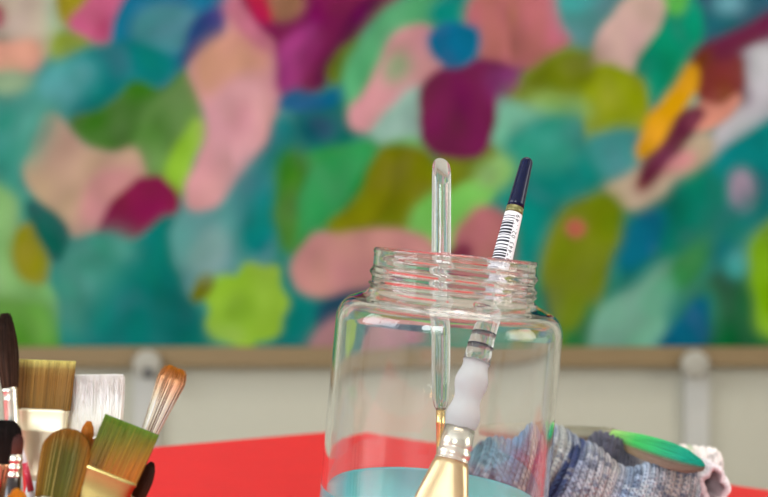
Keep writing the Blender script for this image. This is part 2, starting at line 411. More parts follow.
    poly([(30, 206), (46, 208), (66, 234), (62, 262), (48, 256), (36, 228)], (18, 96, 84), 3)
    blob(28, 258, 12, 20, (146, 142, 22), 4, 1, -20)
    poly([(84, 330), (96, 290), (130, 262), (150, 270), (120, 310), (110, 350)], (0, 124, 118), 7, .6)
    poly([(150, 300), (170, 262), (184, 300), (196, 344), (160, 346)], (0, 100, 96), 7, .6)
    poly([(20, 130), (44, 96), (58, 112), (40, 150), (26, 172)], (84, 158, 140), 7, .6)
    poly([(206, 110), (234, 86), (262, 96), (250, 150), (220, 168)], (216, 160, 166), 7, .7)
    blob(240, 118, 12, 22, (200, 132, 146), 7, .6, 20)
    poly([(300, 70), (314, 36), (334, 16), (346, 20), (326, 60), (308, 92)], (112, 24, 72), 5, .6)
    poly([(420, 96), (440, 74), (492, 66), (494, 100), (488, 148), (458, 158), (424, 148)], (112, 28, 74), 3)
    poly([(486, 70), (520, 74), (516, 88), (494, 96)], (126, 50, 108), 5, .8)
    poly([(520, 88), (556, 60), (592, 52), (590, 84), (552, 92)], (104, 114, 8), 5, .8)
    poly([(520, 98), (560, 98), (590, 104), (588, 118), (540, 112)], (132, 168, 96), 5, .7)
    poly([(516, 140), (548, 120), (580, 126), (572, 160), (530, 170)], (58, 156, 132), 7, .7)
    poly([(640, 170), (664, 140), (690, 108), (706, 112), (686, 142), (652, 180)], (96, 32, 56), 3, .9)
    poly([(638, 154), (650, 120), (676, 88), (692, 66), (700, 74), (682, 108), (658, 146)], (214, 154, 14), 2.5)
    poly([(700, 96), (716, 60), (740, 58), (744, 84), (722, 98)], (126, 54, 34), 3, .9)
    poly([(716, 46), (800, 6), (800, 30), (744, 50), (724, 60)], (108, 34, 66), 4, .9)
    poly([(556, 246), (572, 216), (604, 200), (620, 214), (612, 250), (592, 296), (566, 330), (548, 300)], (116, 130, 22), 4, .8)
    blob(578, 228, 10, 9, (204, 108, 92), 2.5)
    poly([(700, 240), (730, 206), (760, 190), (764, 214), (728, 240)], (0, 112, 110), 7, .7)
    poly([(640, 300), (660, 276), (674, 270), (668, 300), (652, 318)], (92, 170, 134), 6, .7)
    return col
STEP = 1.6
xs = np.arange(-40, 812, STEP); ys = np.arange(-100, 346.5, STEP)
X, Y = np.meshgrid(xs, ys, indexing='ij')
def aniso():
    n_ = rng.normal(size=X.shape); acc = np.zeros_like(n_)
    dx_, dy_ = rng.uniform(-1, 1), rng.uniform(.4, 1.2)
    for q in range(-9, 10):                 # smear along the way the brush strokes follow
        acc += np.roll(np.roll(n_, int(q * dx_), 0), -int(q * dy_), 1)
    acc = blur2(acc, 5.0); return acc / acc.std() * .45
nz_pool = [aniso() for _ in range(7)]
# hand-painted streaks: jitter the outlines a little and vary the pigment
J = blur2(rng.normal(size=X.shape), 4) * 16 + blur2(rng.normal(size=X.shape), 9) * 40
J2 = blur2(rng.normal(size=X.shape), 4) * 16 + blur2(rng.normal(size=X.shape), 9) * 40
colr = patch_colours(X + J, Y + J2)
st = blur2(rng.normal(size=X.shape), 2.5) * 2.5
st2 = blur2(rng.normal(size=X.shape), 9) * 9
colr = np.clip(colr * (1 + 0.03 * st + 0.07 * st2)[..., None], 0, 1)
O = P(384, 248.5, PK)
def pw(px, py, k, y):
    p = P(px, py, k); p.y = y; return p
PIG = 0.76
nx, ny = X.shape
base = np.array(P(0, 0, PK)); ex = np.array(CR) * U * PK; ey = -np.array(CU) * U * PK
V = base + X[..., None] * ex + Y[..., None] * ey
V = V.reshape(-1, 3)
root = empty('painting', P(386, 346, PK)); root.location.y = WY
tag(root, 'wide abstract canvas of overlapping teal, pink, green and plum leaf-like brush patches', 'painting')
inv = Vector(root.location)
fc = [tuple(reversed(f)) for f in grid_faces(nx, ny).tolist()]
mesh_obj('painted_canvas', V - np.array(inv), fc, M['canvas'], root, pigment=np.clip(colr.reshape(-1, 3) * PIG, 0, 1))
# canvas edges and wooden stretcher behind the painted face
def slab(name, xa, xb, ya, yb, yfront, yback, m, parent=None, k=PK, bevel=0.0, org=None):
    c = [P(a, b, k) for a, b in ((xa, ya), (xb, ya), (xb, yb), (xa, yb))]
    v = []
    for yv in (yfront, yback):
        for p in c:
            q = Vector((p.x, yv, p.z))
            if org is not None: q = q - org
            v.append(q)
    f = [(3, 2, 1, 0), (4, 5, 6, 7), (0, 1, 5, 4), (1, 2, 6, 5), (2, 3, 7, 6), (3, 0, 4, 7)]
    o = mesh_obj(name, [tuple(q) for q in v], f, m, parent, smooth=False)
    if bevel:
        b = o.modifiers.new('bevel', 'BEVEL'); b.width = bevel; b.segments = 2
    return o
slab('stretcher', xs[0], xs[-1], ys[0], ys[-1], WY - 0.0445, WY - 0.002, M['wood'], root, org=inv)
lroot = slab('picture_ledge', -60, 830, 346.6, 366, WY - 0.06, WY - 0.001, M['wood'], bevel=0.003)
tag(lroot, 'narrow brown wooden ledge running along the bottom edge of the abstract canvas', 'ledge')
for (cx, hole, lb) in ((148, True, 'pale wall bracket with a dark round hole, under the canvas behind the brushes'),
                       (694, False, 'pale vertical wall bracket under the canvas, above the towel')):
    c = P(cx, 500, KW); c.y = WY
    r = empty('wall_bracket', c); tag(r, lb, 'bracket', 'pale brackets under the painting')
    slab('bracket_rail', cx - 12, cx + 12, 364, 640, WY - 0.03, WY - 0.001, M['rail'], r, k=KW, bevel=0.004, org=Vector(c))
    h = P(cx, 364, (WY - 0.07) / D) - Vector(c)
    pl = lathe('bracket_disc', [(0.001, 0), (0.031, 0), (0.033, 0.003), (0.033, 0.012), (0.030, 0.015), (0.001, 0.015)], M['disc'], r, 40, cap=False)
    pl.location = h; pl.rotation_euler = (math.pi / 2, 0, 0)
    sk = lathe('bracket_arm', [(0.02, 0), (0.02, 0.066)], M['rail'], r, 24)
    sk.location = h + Vector((0, 0.001, 0)); sk.rotation_euler = (-math.pi / 2, 0, 0)
    if hole:
        s = lathe('bracket_hole', [(0.001, 0), (0.011, 0), (0.012, 0.001), (0.012, 0.003), (0.001, 0.003)], M['dark'], pl, 24, cap=False)
        s.location = (0.006, -0.018, 0.0152)

# ------------------------------------------------------------------ table
def ground(px, py):
    dx, dy = px - 384, py - 248.5
    X_, Z_ = dx * CP + dy * SP, dx * SP - dy * CP
    s = (TZ - CZ) / Z_
    return Vector((X_ * s, F * s))
g1, g2, g3, g4 = ground(155, 446.5), ground(322, 432), ground(352, 430.5), ground(745, 486.5)
e1 = (g2 - g1).normalized(); e2 = (g4 - g3).normalized()
# far corner = meeting point of the two visible edges (the top is not quite square)
A = np.array([[e1.x, -e2.x], [e1.y, -e2.y]]); b = np.array([g3.x - g1.x, g3.y - g1.y])
tt = np.linalg.solve(A, b); corner = g1 + e1 * tt[0]
ang1 = math.atan2(-e1.y, -e1.x); ang2 = math.atan2(e2.y, e2.x)
dif = (ang2 - ang1) % (2 * math.pi)
print('table corner', corner, 'angle', math.degrees(dif), 'depth', corner.y / D)
adj = 0.0
ang1 += adj; ang2 -= adj
d1 = Vector((math.cos(ang1), math.sin(ang1))); d2 = Vector((math.cos(ang2), math.sin(ang2)))
L1, L2 = 1.35, 0.85
cs = [corner, corner + d1 * L1, corner + d1 * L1 + d2 * L2, corner + d2 * L2]
tc = (cs[0] + cs[2]) / 2
troot = empty('table', (tc.x, tc.y, 0))
tag(troot, 'table with a plain bright red top under the jar, towel and brushes', 'table')
def prism(name, pts, z0, z1, m, parent, org, bevel=0):
    n = len(pts)
    v = [(p.x - org.x, p.y - org.y, z0) for p in pts] + [(p.x - org.x, p.y - org.y, z1) for p in pts]
    ccw = sum(pts[i - 1].x * pts[i].y - pts[i].x * pts[i - 1].y for i in range(n)) > 0
    f = [tuple(range(n))[::-1], tuple(range(n, 2 * n))] + [(i, (i + 1) % n, n + (i + 1) % n, n + i) for i in range(n)]
    if not ccw: f = [tuple(reversed(q)) for q in f]
    o = mesh_obj(name, v, f, m, parent, smooth=False)
    if bevel:
        b_ = o.modifiers.new('bevel', 'BEVEL'); b_.width = bevel; b_.segments = 3
    return o
prism('tabletop', cs, TZ - 0.022, TZ, M['red'], troot, tc, 0.0015)
ins = [corner + d1 * a + d2 * b_ for a, b_ in ((0.05, 0.05), (L1 - 0.05, 0.05), (L1 - 0.05, L2 - 0.05), (0.05, L2 - 0.05))]
for p in ins:
    q = [p + d1 * a * 0.025 + d2 * b_ * 0.025 for a, b_ in ((-1, -1), (1, -1), (1, 1), (-1, 1))]
    prism('leg', q, 0, TZ - 0.022, M['tablewood'], troot, tc, 0.003)
inn = [corner + d1 * a + d2 * b_ for a, b_ in ((0.06, 0.06), (L1 - 0.06, 0.06), (L1 - 0.06, L2 - 0.06), (0.06, L2 - 0.06))]
for i in range(4):
    a_, b_ = inn[i - 1], inn[i]; dd = (b_ - a_).normalized(); nn = Vector((-dd.y, dd.x)) * 0.009
    a_ = a_ + dd * 0.016; b_ = b_ - dd * 0.016
    prism('apron', [a_ - nn, b_ - nn, b_ + nn, a_ + nn], TZ - 0.10, TZ - 0.022, M['tablewood'], troot, tc)

# ------------------------------------------------------------------ jar
JX, JY = 71.8 * U, D
def jar_mesh():
    seg = 200
    H = HJ
    outer = []                            # (r, z) in jar pixels, from the centre of the base outward and up
    outer += [(0.01, 6), (70, 6), (84, 3), (92, 0.0), (98, 0.6), (105, 4), (110, 10), (112.5, 18), (113, 28)]
    outer += [(113, z) for z in np.linspace(40, 266, 24)]
    cxr, czr = 92, 274                    # shoulder corner
    for a in np.linspace(0, 78, 12):
        outer.append((cxr + 21 * math.cos(math.radians(a)), czr + 24 * math.sin(math.radians(a)) ** 1.05))
    outer += [(92, 299.5), (87, 301.5), (84, 304), (82, 307)]
    nz = np.linspace(308, 340, 44)
    outer += [(81.2, z) for z in nz]
    outer += [(82.2, 342.0), (82.0, 344.2), (80.6, 345.6), (78.6, 346), (76.4, 345.4), (75.4, 343.4)]
    inner = [(75.4, 336), (75.4, 325), (75.4, 312), (76, 305), (78, 300), (80, 296.3), (86, 293.8), (92, 291.2)]
    for a in np.linspace(70, 0, 10):
        inner.append((91.5 + 15.5 * math.cos(math.radians(a)), 272 + 19 * math.sin(math.radians(a))))
    inner += [(107, z) for z in np.linspace(262, 34, 20)] + [(106, 24), (102, 16.5), (94, 13), (80, 12), (40, 13), (0.01, 14)]
    prof = np.array(outer + inner)
    th = np.linspace(0, 2 * math.pi, seg, endpoint=False)
    R = np.repeat(prof[:, :1], seg, 1); Z = np.repeat(prof[:, 1:], seg, 1)
    T = np.repeat(th[None], len(prof), 0)
    # screw thread on the neck: a ridge winding down from the upper left
    t0 = math.radians(200)
    no = len(outer)
    add = np.zeros_like(R)
    for turn in (-1, 0, 1, 2):
        s = ((T - t0) / (2 * math.pi)) + turn   # turns since start of the thread
        live = np.clip((s - 0.0) * 9, 0, 1) * np.clip((1.55 - s) * 9, 0, 1)
        zt = 334 - 12.5 * s
        add += 3.0 * live * np.exp(-((Z - zt) / 3.3) ** 2)
    mask = np.zeros_like(R); mask[:no] = 1
    mask[:no] *= ((Z[:no] > 307) & (Z[:no] < 342))
    R = R + add * mask
    # bead under the thread
    R = R + mask * 3.2 * np.exp(-((Z - 310.5) / 2.2) ** 2)
    wob = 0.35 * np.sin(3 * T + Z * 0.02) * ((Z > 20) & (Z < 300))    # slightly uneven blown wall
    R = R + wob
    V = np.stack([R * np.cos(T), R * np.sin(T), Z], -1).reshape(-1, 3) * U
    fc = [tuple(reversed(f)) for f in grid_faces(len(prof), seg, False, True).tolist()]
    n = len(prof)
    return V, fc
V, fc = jar_mesh()
jroot = empty('glass_jar', (JX, JY, TZ))
jar = mesh_obj('glass_jar', V, fc, M['glass'])
bpy.data.objects.remove(jroot)
jar.name = 'glass_jar'; jar.location = (JX, JY, TZ + 0.0002)
import bmesh
bm = bmesh.new(); bm.from_mesh(jar.data); bmesh.ops.remove_doubles(bm, verts=bm.verts, dist=0.00002)
bmesh.ops.recalc_face_normals(bm, faces=bm.faces); bm.to_mesh(jar.data); bm.free()
jar.data.polygons.foreach_set('use_smooth', [True] * len(jar.data.polygons))
tag(jar, 'clear wide-mouthed glass jar with a threaded neck standing on the red table', 'jar')
# rinse water, up to 104 jar pixels
wz = 106.0
wp = [(0.01, 12.4), (40, 12.6), (80, 11.8), (94, 12.6), (102.4, 16.2), (106.4, 24), (107.5, 34)] + [(107.5, z) for z in np.linspace(45, wz - 3, 8)] + [(107.5, wz + 1.4), (106.4, wz + 0.6), (104.5, wz + 0.1), (100, wz), (50, wz), (0.01, wz)]
wat = lathe('rinse_water', [(r * U, z * U) for r, z in wp], M['water'], None, 128, cap=False)
wat.location = jar.location
tag(wat, 'cloudy pale turquoise rinse water in the bottom of the glass jar', 'water')
sharp(wat, 60)

# ------------------------------------------------------------------ brushes
def frame_from(origin, axis, wide):
    """matrix with local z = axis, local x = width direction, at origin"""
    z = axis.normalized(); x = (wide - z * wide.dot(z)).normalized(); y = z.cross(x)
    return Matrix(((x.x, y.x, z.x, origin.x), (x.y, y.y, z.y, origin.y), (x.z, y.z, z.z, origin.z), (0, 0, 0, 1)))

def hair(name, parent, n, L, rw, rt, sw, st, col, rad, m=None, tipf=None, bend=None, squarish=False, jit=0.05, core=0.9, K=7, wild=0.0):
    """a bundle of individual hairs in the local frame: root half sizes rw, rt; sw(t), st(t) scale them along the hair;
    tipf(a,b) relative length; col(a,b,t,rnd)->rgb linear"""
    a = rng.uniform(-1, 1, n); b_ = rng.uniform(-1, 1, n)
    if not squarish:
        ang = rng.uniform(0, 2 * math.pi, n); rr = np.sqrt(rng.uniform(0.15, 1, n))
        a, b_ = rr * np.cos(ang), rr * np.sin(ang)
    else:
        k = rng.uniform(size=n) < 0.5       # most hairs shown lie in the outer layers
        b_ = np.where(k, np.sign(b_) * rng.uniform(0.75, 1, n), b_)
    t = np.linspace(0, 1, K)
    lf = tipf(a, b_) if tipf is not None else np.ones(n)
    lf = lf * (1 - np.abs(rng.normal(0, jit, n)))
    rnd = rng.uniform(size=n)
    Tm = t[None] * lf[:, None]
    ph = rng.normal(0, 1, n); ph2 = rng.normal(0, 1, n)
    x = a[:, None] * rw * sw(Tm) + wild * ph[:, None] * t[None] ** 2
    y = b_[:, None] * rt * st(Tm) + wild * ph2[:, None] * t[None] ** 2
    z = Tm * L
    if bend is not None:
        dx_, dy_ = bend(Tm); x = x + dx_; y = y + dy_
    c = np.stack([x, y, z], -1)             # n,K,3
    r = rad * (1 - 0.75 * t ** 2)
    ang = np.array([0, 2 * math.pi / 3, 4 * math.pi / 3])
    offs = np.stack([np.cos(ang), np.sin(ang), np.zeros(3)], -1)
    V = c[:, :, None, :] + offs[None, None] * r[None, :, None, None]
    cc = col(a[:, None], b_[:, None], Tm, rnd[:, None])
    cc = np.broadcast_to(cc[:, :, None, :], V.shape).reshape(-1, 3)
    V = V.reshape(-1, 3)
    fcs = []
    idx = np.arange(n)[:, None, None] * (K * 3) + np.arange(K - 1)[None, :, None] * 3
    for j in range(3):
        j2 = (j + 1) % 3
        q = np.stack([idx[..., 0] + j, idx[..., 0] + j2, idx[..., 0] + 3 + j2, idx[..., 0] + 3 + j], -1).reshape(-1, 4)
        fcs.append(q)
    fcs = np.concatenate(fcs).tolist()
    if core:
        seg = 28; Kc = 14
        th = np.linspace(0, 2 * math.pi, seg, endpoint=False)
        e = 5.0 if squarish else 2.0
        ca = np.sign(np.cos(th)) * np.abs(np.cos(th)) ** (2 / e); cb = np.sign(np.sin(th)) * np.abs(np.sin(th)) ** (2 / e)
        tcx = np.linspace(0, 1, Kc)
        rings, cols = [], []
        for tv in tcx:
            lfc = (tipf(ca * core, cb * core) if tipf is not None else np.ones(seg)) * core
            tm = tv * lfc
            sh = core * (1 if tv < 0.999 else 0.6)
            xx = ca * sh * rw * sw(tm); yyy = cb * sh * rt * st(tm); zz = tm * L
            if bend is not None:
                dx_, dy_ = bend(tm); xx = xx + dx_; yyy = yyy + dy_
            rings.append(np.stack([xx, yyy, zz], -1))
            cols.append(col((ca * core), (cb * core), tm, np.full(seg, 0.25)))
        n0 = len(V)
        V = np.concatenate([V] + rings); cc = np.concatenate([cc] + cols)
        fcs += [tuple(reversed(f)) for f in grid_faces(Kc, seg, False, True, n0).tolist()]
        fcs.append(tuple(range(n0 + (Kc - 1) * seg, n0 + Kc * seg)))
    return mesh_obj(name, V, fcs, m or M['bristle'], parent, pigment=np.clip(cc, 0, 1))

def mixc(c0, c1, f):
    f = np.clip(f, 0, 1)[..., None]
    return lin(c0) * (1 - f) + lin(c1) * f

def vary(c, rnd, amt=0.5):
    return c * (1 - amt / 2 + amt * rnd)[..., None]

one = lambda t: np.ones_like(t)

# -- the two brushes in the jar
def brush_at(name, J, axis, wide, label, cat='paintbrush', group=None):
    """root Empty at the brush's ferrule mouth, parts hang in its local frame"""
    r = empty(name, (0, 0, 0)); r.matrix_world = frame_from(J, axis, wide)
    tag(r, label, cat, group)
    return r

JC = Vector((JX, JY, TZ + HJ * U))
def JP(x, y, z):                            # point in jar pixels: x right of picture centre, y back from jar axis, z from the rim
    return Vector((x * U, D + y * U, CZ + (z - 0.5) * U))

# flat brush with navy tip, frosted grip
pt = JP(144.5, 74, 112); pb = JP(57, -90, -332)
ax = (pt - pb).normalized(); Lb = (pt - pb).length
def atz(z):                                 # position along axis for height z from rim
    return (JP(0, 0, z).z - pb.z) / ax.z
zb_h = 0.0
ferr0 = atz(-262); ferr1 = atz(-166)        # ferrule mouth and top
grip1 = atz(-104); tip0 = atz(56)
Jm = pb + ax * ferr0
B = brush_at('paintbrush', Jm, -ax, Vector((1, -0.25, 0)), 'flat paintbrush leaning in the jar with navy tip, barcode sticker and frosted grip')
# local z points from the ferrule mouth down to the hairs; handle runs towards -z
loft('ferrule', [(0.0, .0145, .0038, 3.5), (-.002, .0148, .004, 3.5), (-.0024, .0145, .0038, 3.5), (-.012, .0130, .0042, 3), (-.022, .0108, .0050, 2.6), (-.032, .0086, .0058, 2.2),
                 (-.0345, .0078, .0060, 2)], M['champagne'], B)
loft('ferrule_collar', [(-.0343, .0080, .0061, 2), (-.0346, .0082, .0063, 2), (-.0352, .0078, .0058, 2), (-.036, .0076, .0057, 2), (-.0368, .0080, .0062, 2), (-.039, .0080, .0063, 2), (-.0398, .0074, .0058, 2), (-.0406, .0074, .0060, 2),
                 (-.0414, .0076, .0064, 2), ((-(ferr1 - ferr0)), .0072, .0066, 2)], M['silver'], B)
g0 = -(ferr1 - ferr0); g1_ = -(grip1 - ferr0)
gl = g0 - g1_
gs = []
for t in np.linspace(0, 1, 26):
    r = .0068 + .0026 * math.sin(math.pi * min(1, t / .55)) ** 1.0 * (t < .55) + .0020 * math.sin(math.pi * max(0, (t - .5) / .5)) ** 1.0 * (t > .5)
    r = .0060 + .0017 * math.sin(math.pi * (t * 1.9 + .12)) ** 2 + .0003 * (1 - t)
    gs.append((g0 + .0008 - gl * t, r * 1.02, r, 2))
gs.append((g1_ - .0006, .0066, .0066, 2))
loft('grip', gs, M['frost'], B)
h1 = -(tip0 - ferr0)
hl = g1_ - h1
HB = loft('handle', [(g1_ - hl * t, .0066 - .0023 * t ** 0.8, .0066 - .0023 * t ** 0.8, 2) for t in np.linspace(0, 1, 20)], M['acrylic'], B)
hr = lambda t: .0066 - .0023 * max(t, 0) ** 0.8
for t in (0.10, 0.20):
    z = g1_ - hl * t; r = hr(t)
    rg = loft('ring', [(z, r + .00012, r + .00012, 2), (z - .0005, r + .00014, r + .00014, 2), (z - .0006, r + .00012, r + .00012, 2)], M['navy'], HB)
lt0, lt1 = 0.53, 0.955
lab = loft('sticker', [(g1_ - hl * t, hr(t) + .00012, hr(t) + .00012, 2) for t in np.linspace(lt0, lt1, 14)], M['label'], B)
band = loft('band', [(g1_ - hl * t, hr(t) + .0001, hr(t) + .0001, 2) for t in (lt1 + .004, 0.975, 1.0)], M['olive'], HB)
te = -(Lb - ferr0)
tl = h1 - te
loft('tip', [(h1 - tl * t, .0043 * (1 - .30 * t) * math.sqrt(max(0.0, 1 - max(0, (t - .9) / .1) ** 2)) + .00005, .0043 * (1 - .30 * t) * math.sqrt(max(0.0, 1 - max(0, (t - .9) / .1) ** 2)) + .00005, 2)
             for t in list(np.linspace(0, .9, 10)) + [.93, .96, .98, .99, 1.0]], M['navy'], B)
# barcode printed round the sticker: bars run across the handle, digits beside them
angc = None
mi = B.matrix_world.inverted()
camdir = (mi.to_3x3() @ Vector((-0.12, -1, 0.05))).normalized()
a0 = math.atan2(camdir.y, camdir.x)
Vb, Fb = [], []
def wrap_patch(tA, tB, aA, aB, lift=.0002):
    n = len(Vb); k = 8
    for tt_ in (tA, tB):
        for q in range(k + 1):
            a = a0 + aA + (aB - aA) * q / k; r = hr(tt_) + lift
            Vb.append((r * math.cos(a), r * math.sin(a), g1_ - hl * tt_))
    for q in range(k):
        Fb.append((n + q, n + q + 1, n + k + 2 + q, n + k + 1 + q))
# which angular sense is image-left?
xl = (mi.to_3x3() @ Vector((-1, 0, 0)))
sgn = 1 if (math.cos(a0) * xl.y - math.sin(a0) * xl.x) > 0 else -1
tcur = lt0 + 0.015; rb = random.Random(3)
while tcur < 0.93:
    wd = rb.choice([0.006, 0.009, 0.014]); 
    wrap_patch(tcur, min(tcur + wd, .935), sgn * -0.25, sgn * 1.35)
    tcur += wd + rb.choice([0.006, 0.009, 0.013])
mesh_obj('barcode', Vb, Fb, M['ink'], lab)
# digits beside the bars
def digits_on(txt, tA, dt, angle, size):
    cu = bpy.data.curves.new('digits', 'FONT'); cu.body = txt; cu.size = size; cu.align_x = 'LEFT'; cu.align_y = 'CENTER'
    cu.resolution_u = 2; cu.space_character = 1.25
    tmp = bpy.data.objects.new('digits_tmp', cu); COL.objects.link(tmp)
    dg = bpy.context.evaluated_depsgraph_get()
    me = bpy.data.meshes.new_from_object(tmp.evaluated_get(dg))
    bpy.data.objects.remove(tmp)
    vs = []
    for v in me.vertices:                   # text x runs along the handle towards the tip, text y across it
        z = (g1_ - hl * tA) - v.co.x
        t_ = (g1_ - z) / hl; r = hr(t_) + .0002
        a = a0 + sgn * (angle) + sgn * v.co.y / r
        vs.append((r * math.cos(a), r * math.sin(a), z))
    fs = [tuple(p.vertices) for p in me.polygons]
    return mesh_obj('barcode_digits', vs, fs, M['ink'], lab)
DIG = '4 047443 021149'
digits_on(DIG, lt0 + 0.03, 0, -0.62, 0.0036)
hair('bristles', B, 1100, (ferr0) * 0.98, .0138, .0032, lambda t: 1 + .05 * t, lambda t: 1 - .55 * t ** 1.5,
     lambda a, b_, t, r: vary(mixc((150, 104, 40), (120, 92, 40), t), r, .6), .00021, squarish=True, jit=.04)

# round brush with clear slant-cut handle
tA_ = JP(52.5, 80, 106); 
pA = JP(88, 8, -330)
# aim so that the handle passes the photo's line
axA = (tA_ - pA).normalized(); LA = (tA_ - pA).length
def ata(z): return (JP(0, 0, z).z - pA.z) / axA.z
fA0, fA1 = ata(-232), ata(-160)
A_ = brush_at('paintbrush', pA + axA * fA0, -axA, Vector((1, 0, 0)), 'paintbrush in the jar with a slant-cut clear handle and thin gold ferrule')
loft('ferrule', [(0, .0016, .0016, 2), (-.012, .0020, .0020, 2), (-.0125, .0022, .0022, 2), (-.0132, .0020, .0020, 2), (-.028, .0022, .0022, 2), (-.0285, .0024, .0024, 2), (-.0295, .0022, .0022, 2), (-(fA1 - fA0) - .001, .0023, .0023, 2)], M['gold'], A_)
HA = (LA - fA0) ; hA = fA1 - fA0
prof = [(-hA, .0024), (-hA - .002, .0034), (-hA - .006, .0042), (-hA - .02, .0047), (-hA - .06, .0050), (-HA + .0165, .0049)]
# cylinder with a slanting end face towards the viewer
seg = 48; th = np.linspace(0, 2 * math.pi, seg, endpoint=False)
mA = A_.matrix_world.inverted().to_3x3(); fd = (mA @ Vector((0.1, -1, 0.1))); fa = math.atan2(fd.y, fd.x)
Vh = []
for z, r in prof: Vh.append(np.stack([r * np.cos(th), r * np.sin(th), np.full(seg, z)], -1))
r = .0049
for lvl in (0.0, 0.5, 1.0):
    fr = (1 - np.cos(th - fa)) / 2            # 0 on the viewer's side, 1 behind
    ztop = -HA + .0155 * (1 - fr ** 0.8)
    rr = r * (1 if lvl < 1 else .96)
    zz = (prof[-1][0]) * (1 - lvl) + ztop * lvl
    Vh.append(np.stack([rr * np.cos(th), rr * np.sin(th), zz], -1))
ns = len(Vh); Vh = np.concatenate(Vh)
fch = [tuple(f) for f in grid_faces(ns, seg, False, True).tolist()]
fch.append(tuple(range(seg))); fch.append(tuple(range((ns - 1) * seg, ns * seg))[::-1])
hA_o = mesh_obj('handle', Vh, fch, M['acrylic'], A_); sharp(hA_o, 35)
hair('bristles', A_, 260, fA0 * .98, .0014, .0014, lambda t: (1 + .8 * np.sin(np.pi * np.clip(t, 0, 1) ** .8)) * (1 - .55 * t ** 3), lambda t: (1 + .8 * np.sin(np.pi * np.clip(t, 0, 1) ** .8)) * (1 - .55 * t ** 3),
     lambda a, b_, t, r: vary(mixc((150, 90, 30), (110, 60, 25), t), r, .6), .00013, jit=.05)

# -- brushes standing in the pot at the left
KP = 0.92
S = U * KP
grpW = 'paint brushes standing bristles up at the left'
def pot_brush(tip, jn, dmm, label, half_len_px=None, bottom_z=TZ + 0.006, name='paintbrush', spin=0.0):
    """tip, jn in photo pixels (hair end and ferrule mouth), dmm depth offset in mm; returns root, hair length, handle length"""
    k = KP + dmm * 0.001 / D
    lean = .12 * math.hypot(tip[0] - jn[0], tip[1] - jn[1]) * .001
    T_, J_ = P(*tip, k + lean), P(*jn, k)
    a = (T_ - J_); L = a.length; a.normalize()
    wide = a.cross(Vector((0, 1, 0))); wide = wide if wide.x > 0 else -wide
    if spin:
        wide = Matrix.Rotation(math.radians(spin), 3, a) @ wide
    Hh = (J_.z - bottom_z) / a.z
    r = brush_at(name, J_, a, wide, label)
    return r, L, Hh, U * k

def std_handle(r, Hh, fl, r0, m, rmax=None):
    rm = rmax or r0 * 1.25
    return loft('handle', [(-fl + .001, r0 * .98, r0 * .98, 2), (-fl - (Hh - fl) * .25, rm, rm, 2), (-fl - (Hh - fl) * .5, rm * .9, rm * .9, 2),
                           (-fl - (Hh - fl) * .9, r0 * .7, r0 * .7, 2), (-Hh + .001, r0 * .5, r0 * .5, 2), (-Hh, r0 * .25, r0 * .25, 2)], m, r)

# 1 tall dark mop, far left
r, L, Hh, s = pot_brush((5, 313), (10, 389), 2, 'tallest brush at the far left, a dark brown mop with silver ferrule')
bul = lambda t: (1 + .42 * np.sin(np.pi * np.clip(t, 0, 1) ** 1.0)) * np.sqrt(np.clip(1 - (np.clip(t - .35, 0, 1) / .68) ** 2.6, 0.01, 1))
hair('bristles', r, 1200, L, 7.3 * s, 7.0 * s, bul, bul, lambda a, b_, t, q: vary(mixc((56, 38, 26), (44, 30, 22), t), q, 1.6), .00024, M['dullhair'], jit=.07, wild=.0006)
loft('ferrule', [(.0006, 7.8 * s, 7.4 * s, 2), (-.001, 8.0 * s, 7.6 * s, 2), (-.0016, 7.6 * s, 7.2 * s, 2), (-.004, 7.5 * s, 7.2 * s, 2), (-.0046, 7.9 * s, 7.5 * s, 2), (-.0052, 7.5 * s, 7.2 * s, 2), (-.02, 7.6 * s, 7.4 * s, 2), (-.03, 7.2 * s, 7.2 * s, 2), (-.045, 6 * s, 6 * s, 2)], M['silver'], r)
std_handle(r, Hh, .045, 5.8 * s, M['blackwood'])

# 2 wide flat tan brush with pale ferrule
r, L, Hh, s = pot_brush((47.5, 360), (43.5, 410), 10, 'wide flat brush with tan hair tipped pale yellow-green and a cream-gold ferrule')
hair('bristles', r, 2400, L, 25.5 * s, 4.6 * s, lambda t: 1 + .10 * t, lambda t: 1 - .4 * t, lambda a, b_, t, q: vary(mixc((140, 104, 44), (222, 216, 128), (t - .80) * 6) * (0.8 + .35 * np.clip(t, 0, 1))[..., None], q, .9), .00021, squarish=True, jit=.018)
loft('ferrule', [(.0006, 24.6 * s, 5.2 * s, 5), (-.0005, 25.2 * s, 5.4 * s, 5), (-.0012, 24.8 * s, 5.2 * s, 5), (-.0085, 24.2 * s, 5.2 * s, 5), (-.0092, 24.8 * s, 5.6 * s, 5), (-.0099, 23.8 * s, 5.2 * s, 5), (-.018, 19 * s, 6.2 * s, 3.4), (-.028, 12 * s, 7.6 * s, 2.4), (-.032, 10.5 * s, 8 * s, 2)], M['palegold'], r)
std_handle(r, Hh, .032, 10 * s, M['frost'])

# 3 white brush
r, L, Hh, s = pot_brush((95.5, 374), (94, 436), 14, 'wide flat brush with fluffy pure white hair beside the tan brush')
hair('bristles', r, 2600, L, 25 * s, 5.2 * s, lambda t: 1 + .10 * np.sin(np.pi * np.clip(t, 0, 1)) + .03 * t, lambda t: 1 - .3 * t, lambda a, b_, t, q: vary(mixc((246, 238, 220), (255, 255, 248), t * 1.8), q, .15), .00026, M['whitehair'], squarish=True, jit=.07, wild=.0009)
loft('ferrule', [(.0006, 25 * s, 5.4 * s, 5), (-.001, 25.4 * s, 5.6 * s, 5), (-.012, 24 * s, 5.6 * s, 5), (-.026, 12 * s, 7 * s, 2.4), (-.03, 10 * s, 7.4 * s, 2)], M['silver'], r)
std_handle(r, Hh, .03, 9.4 * s, M['plainwood'])

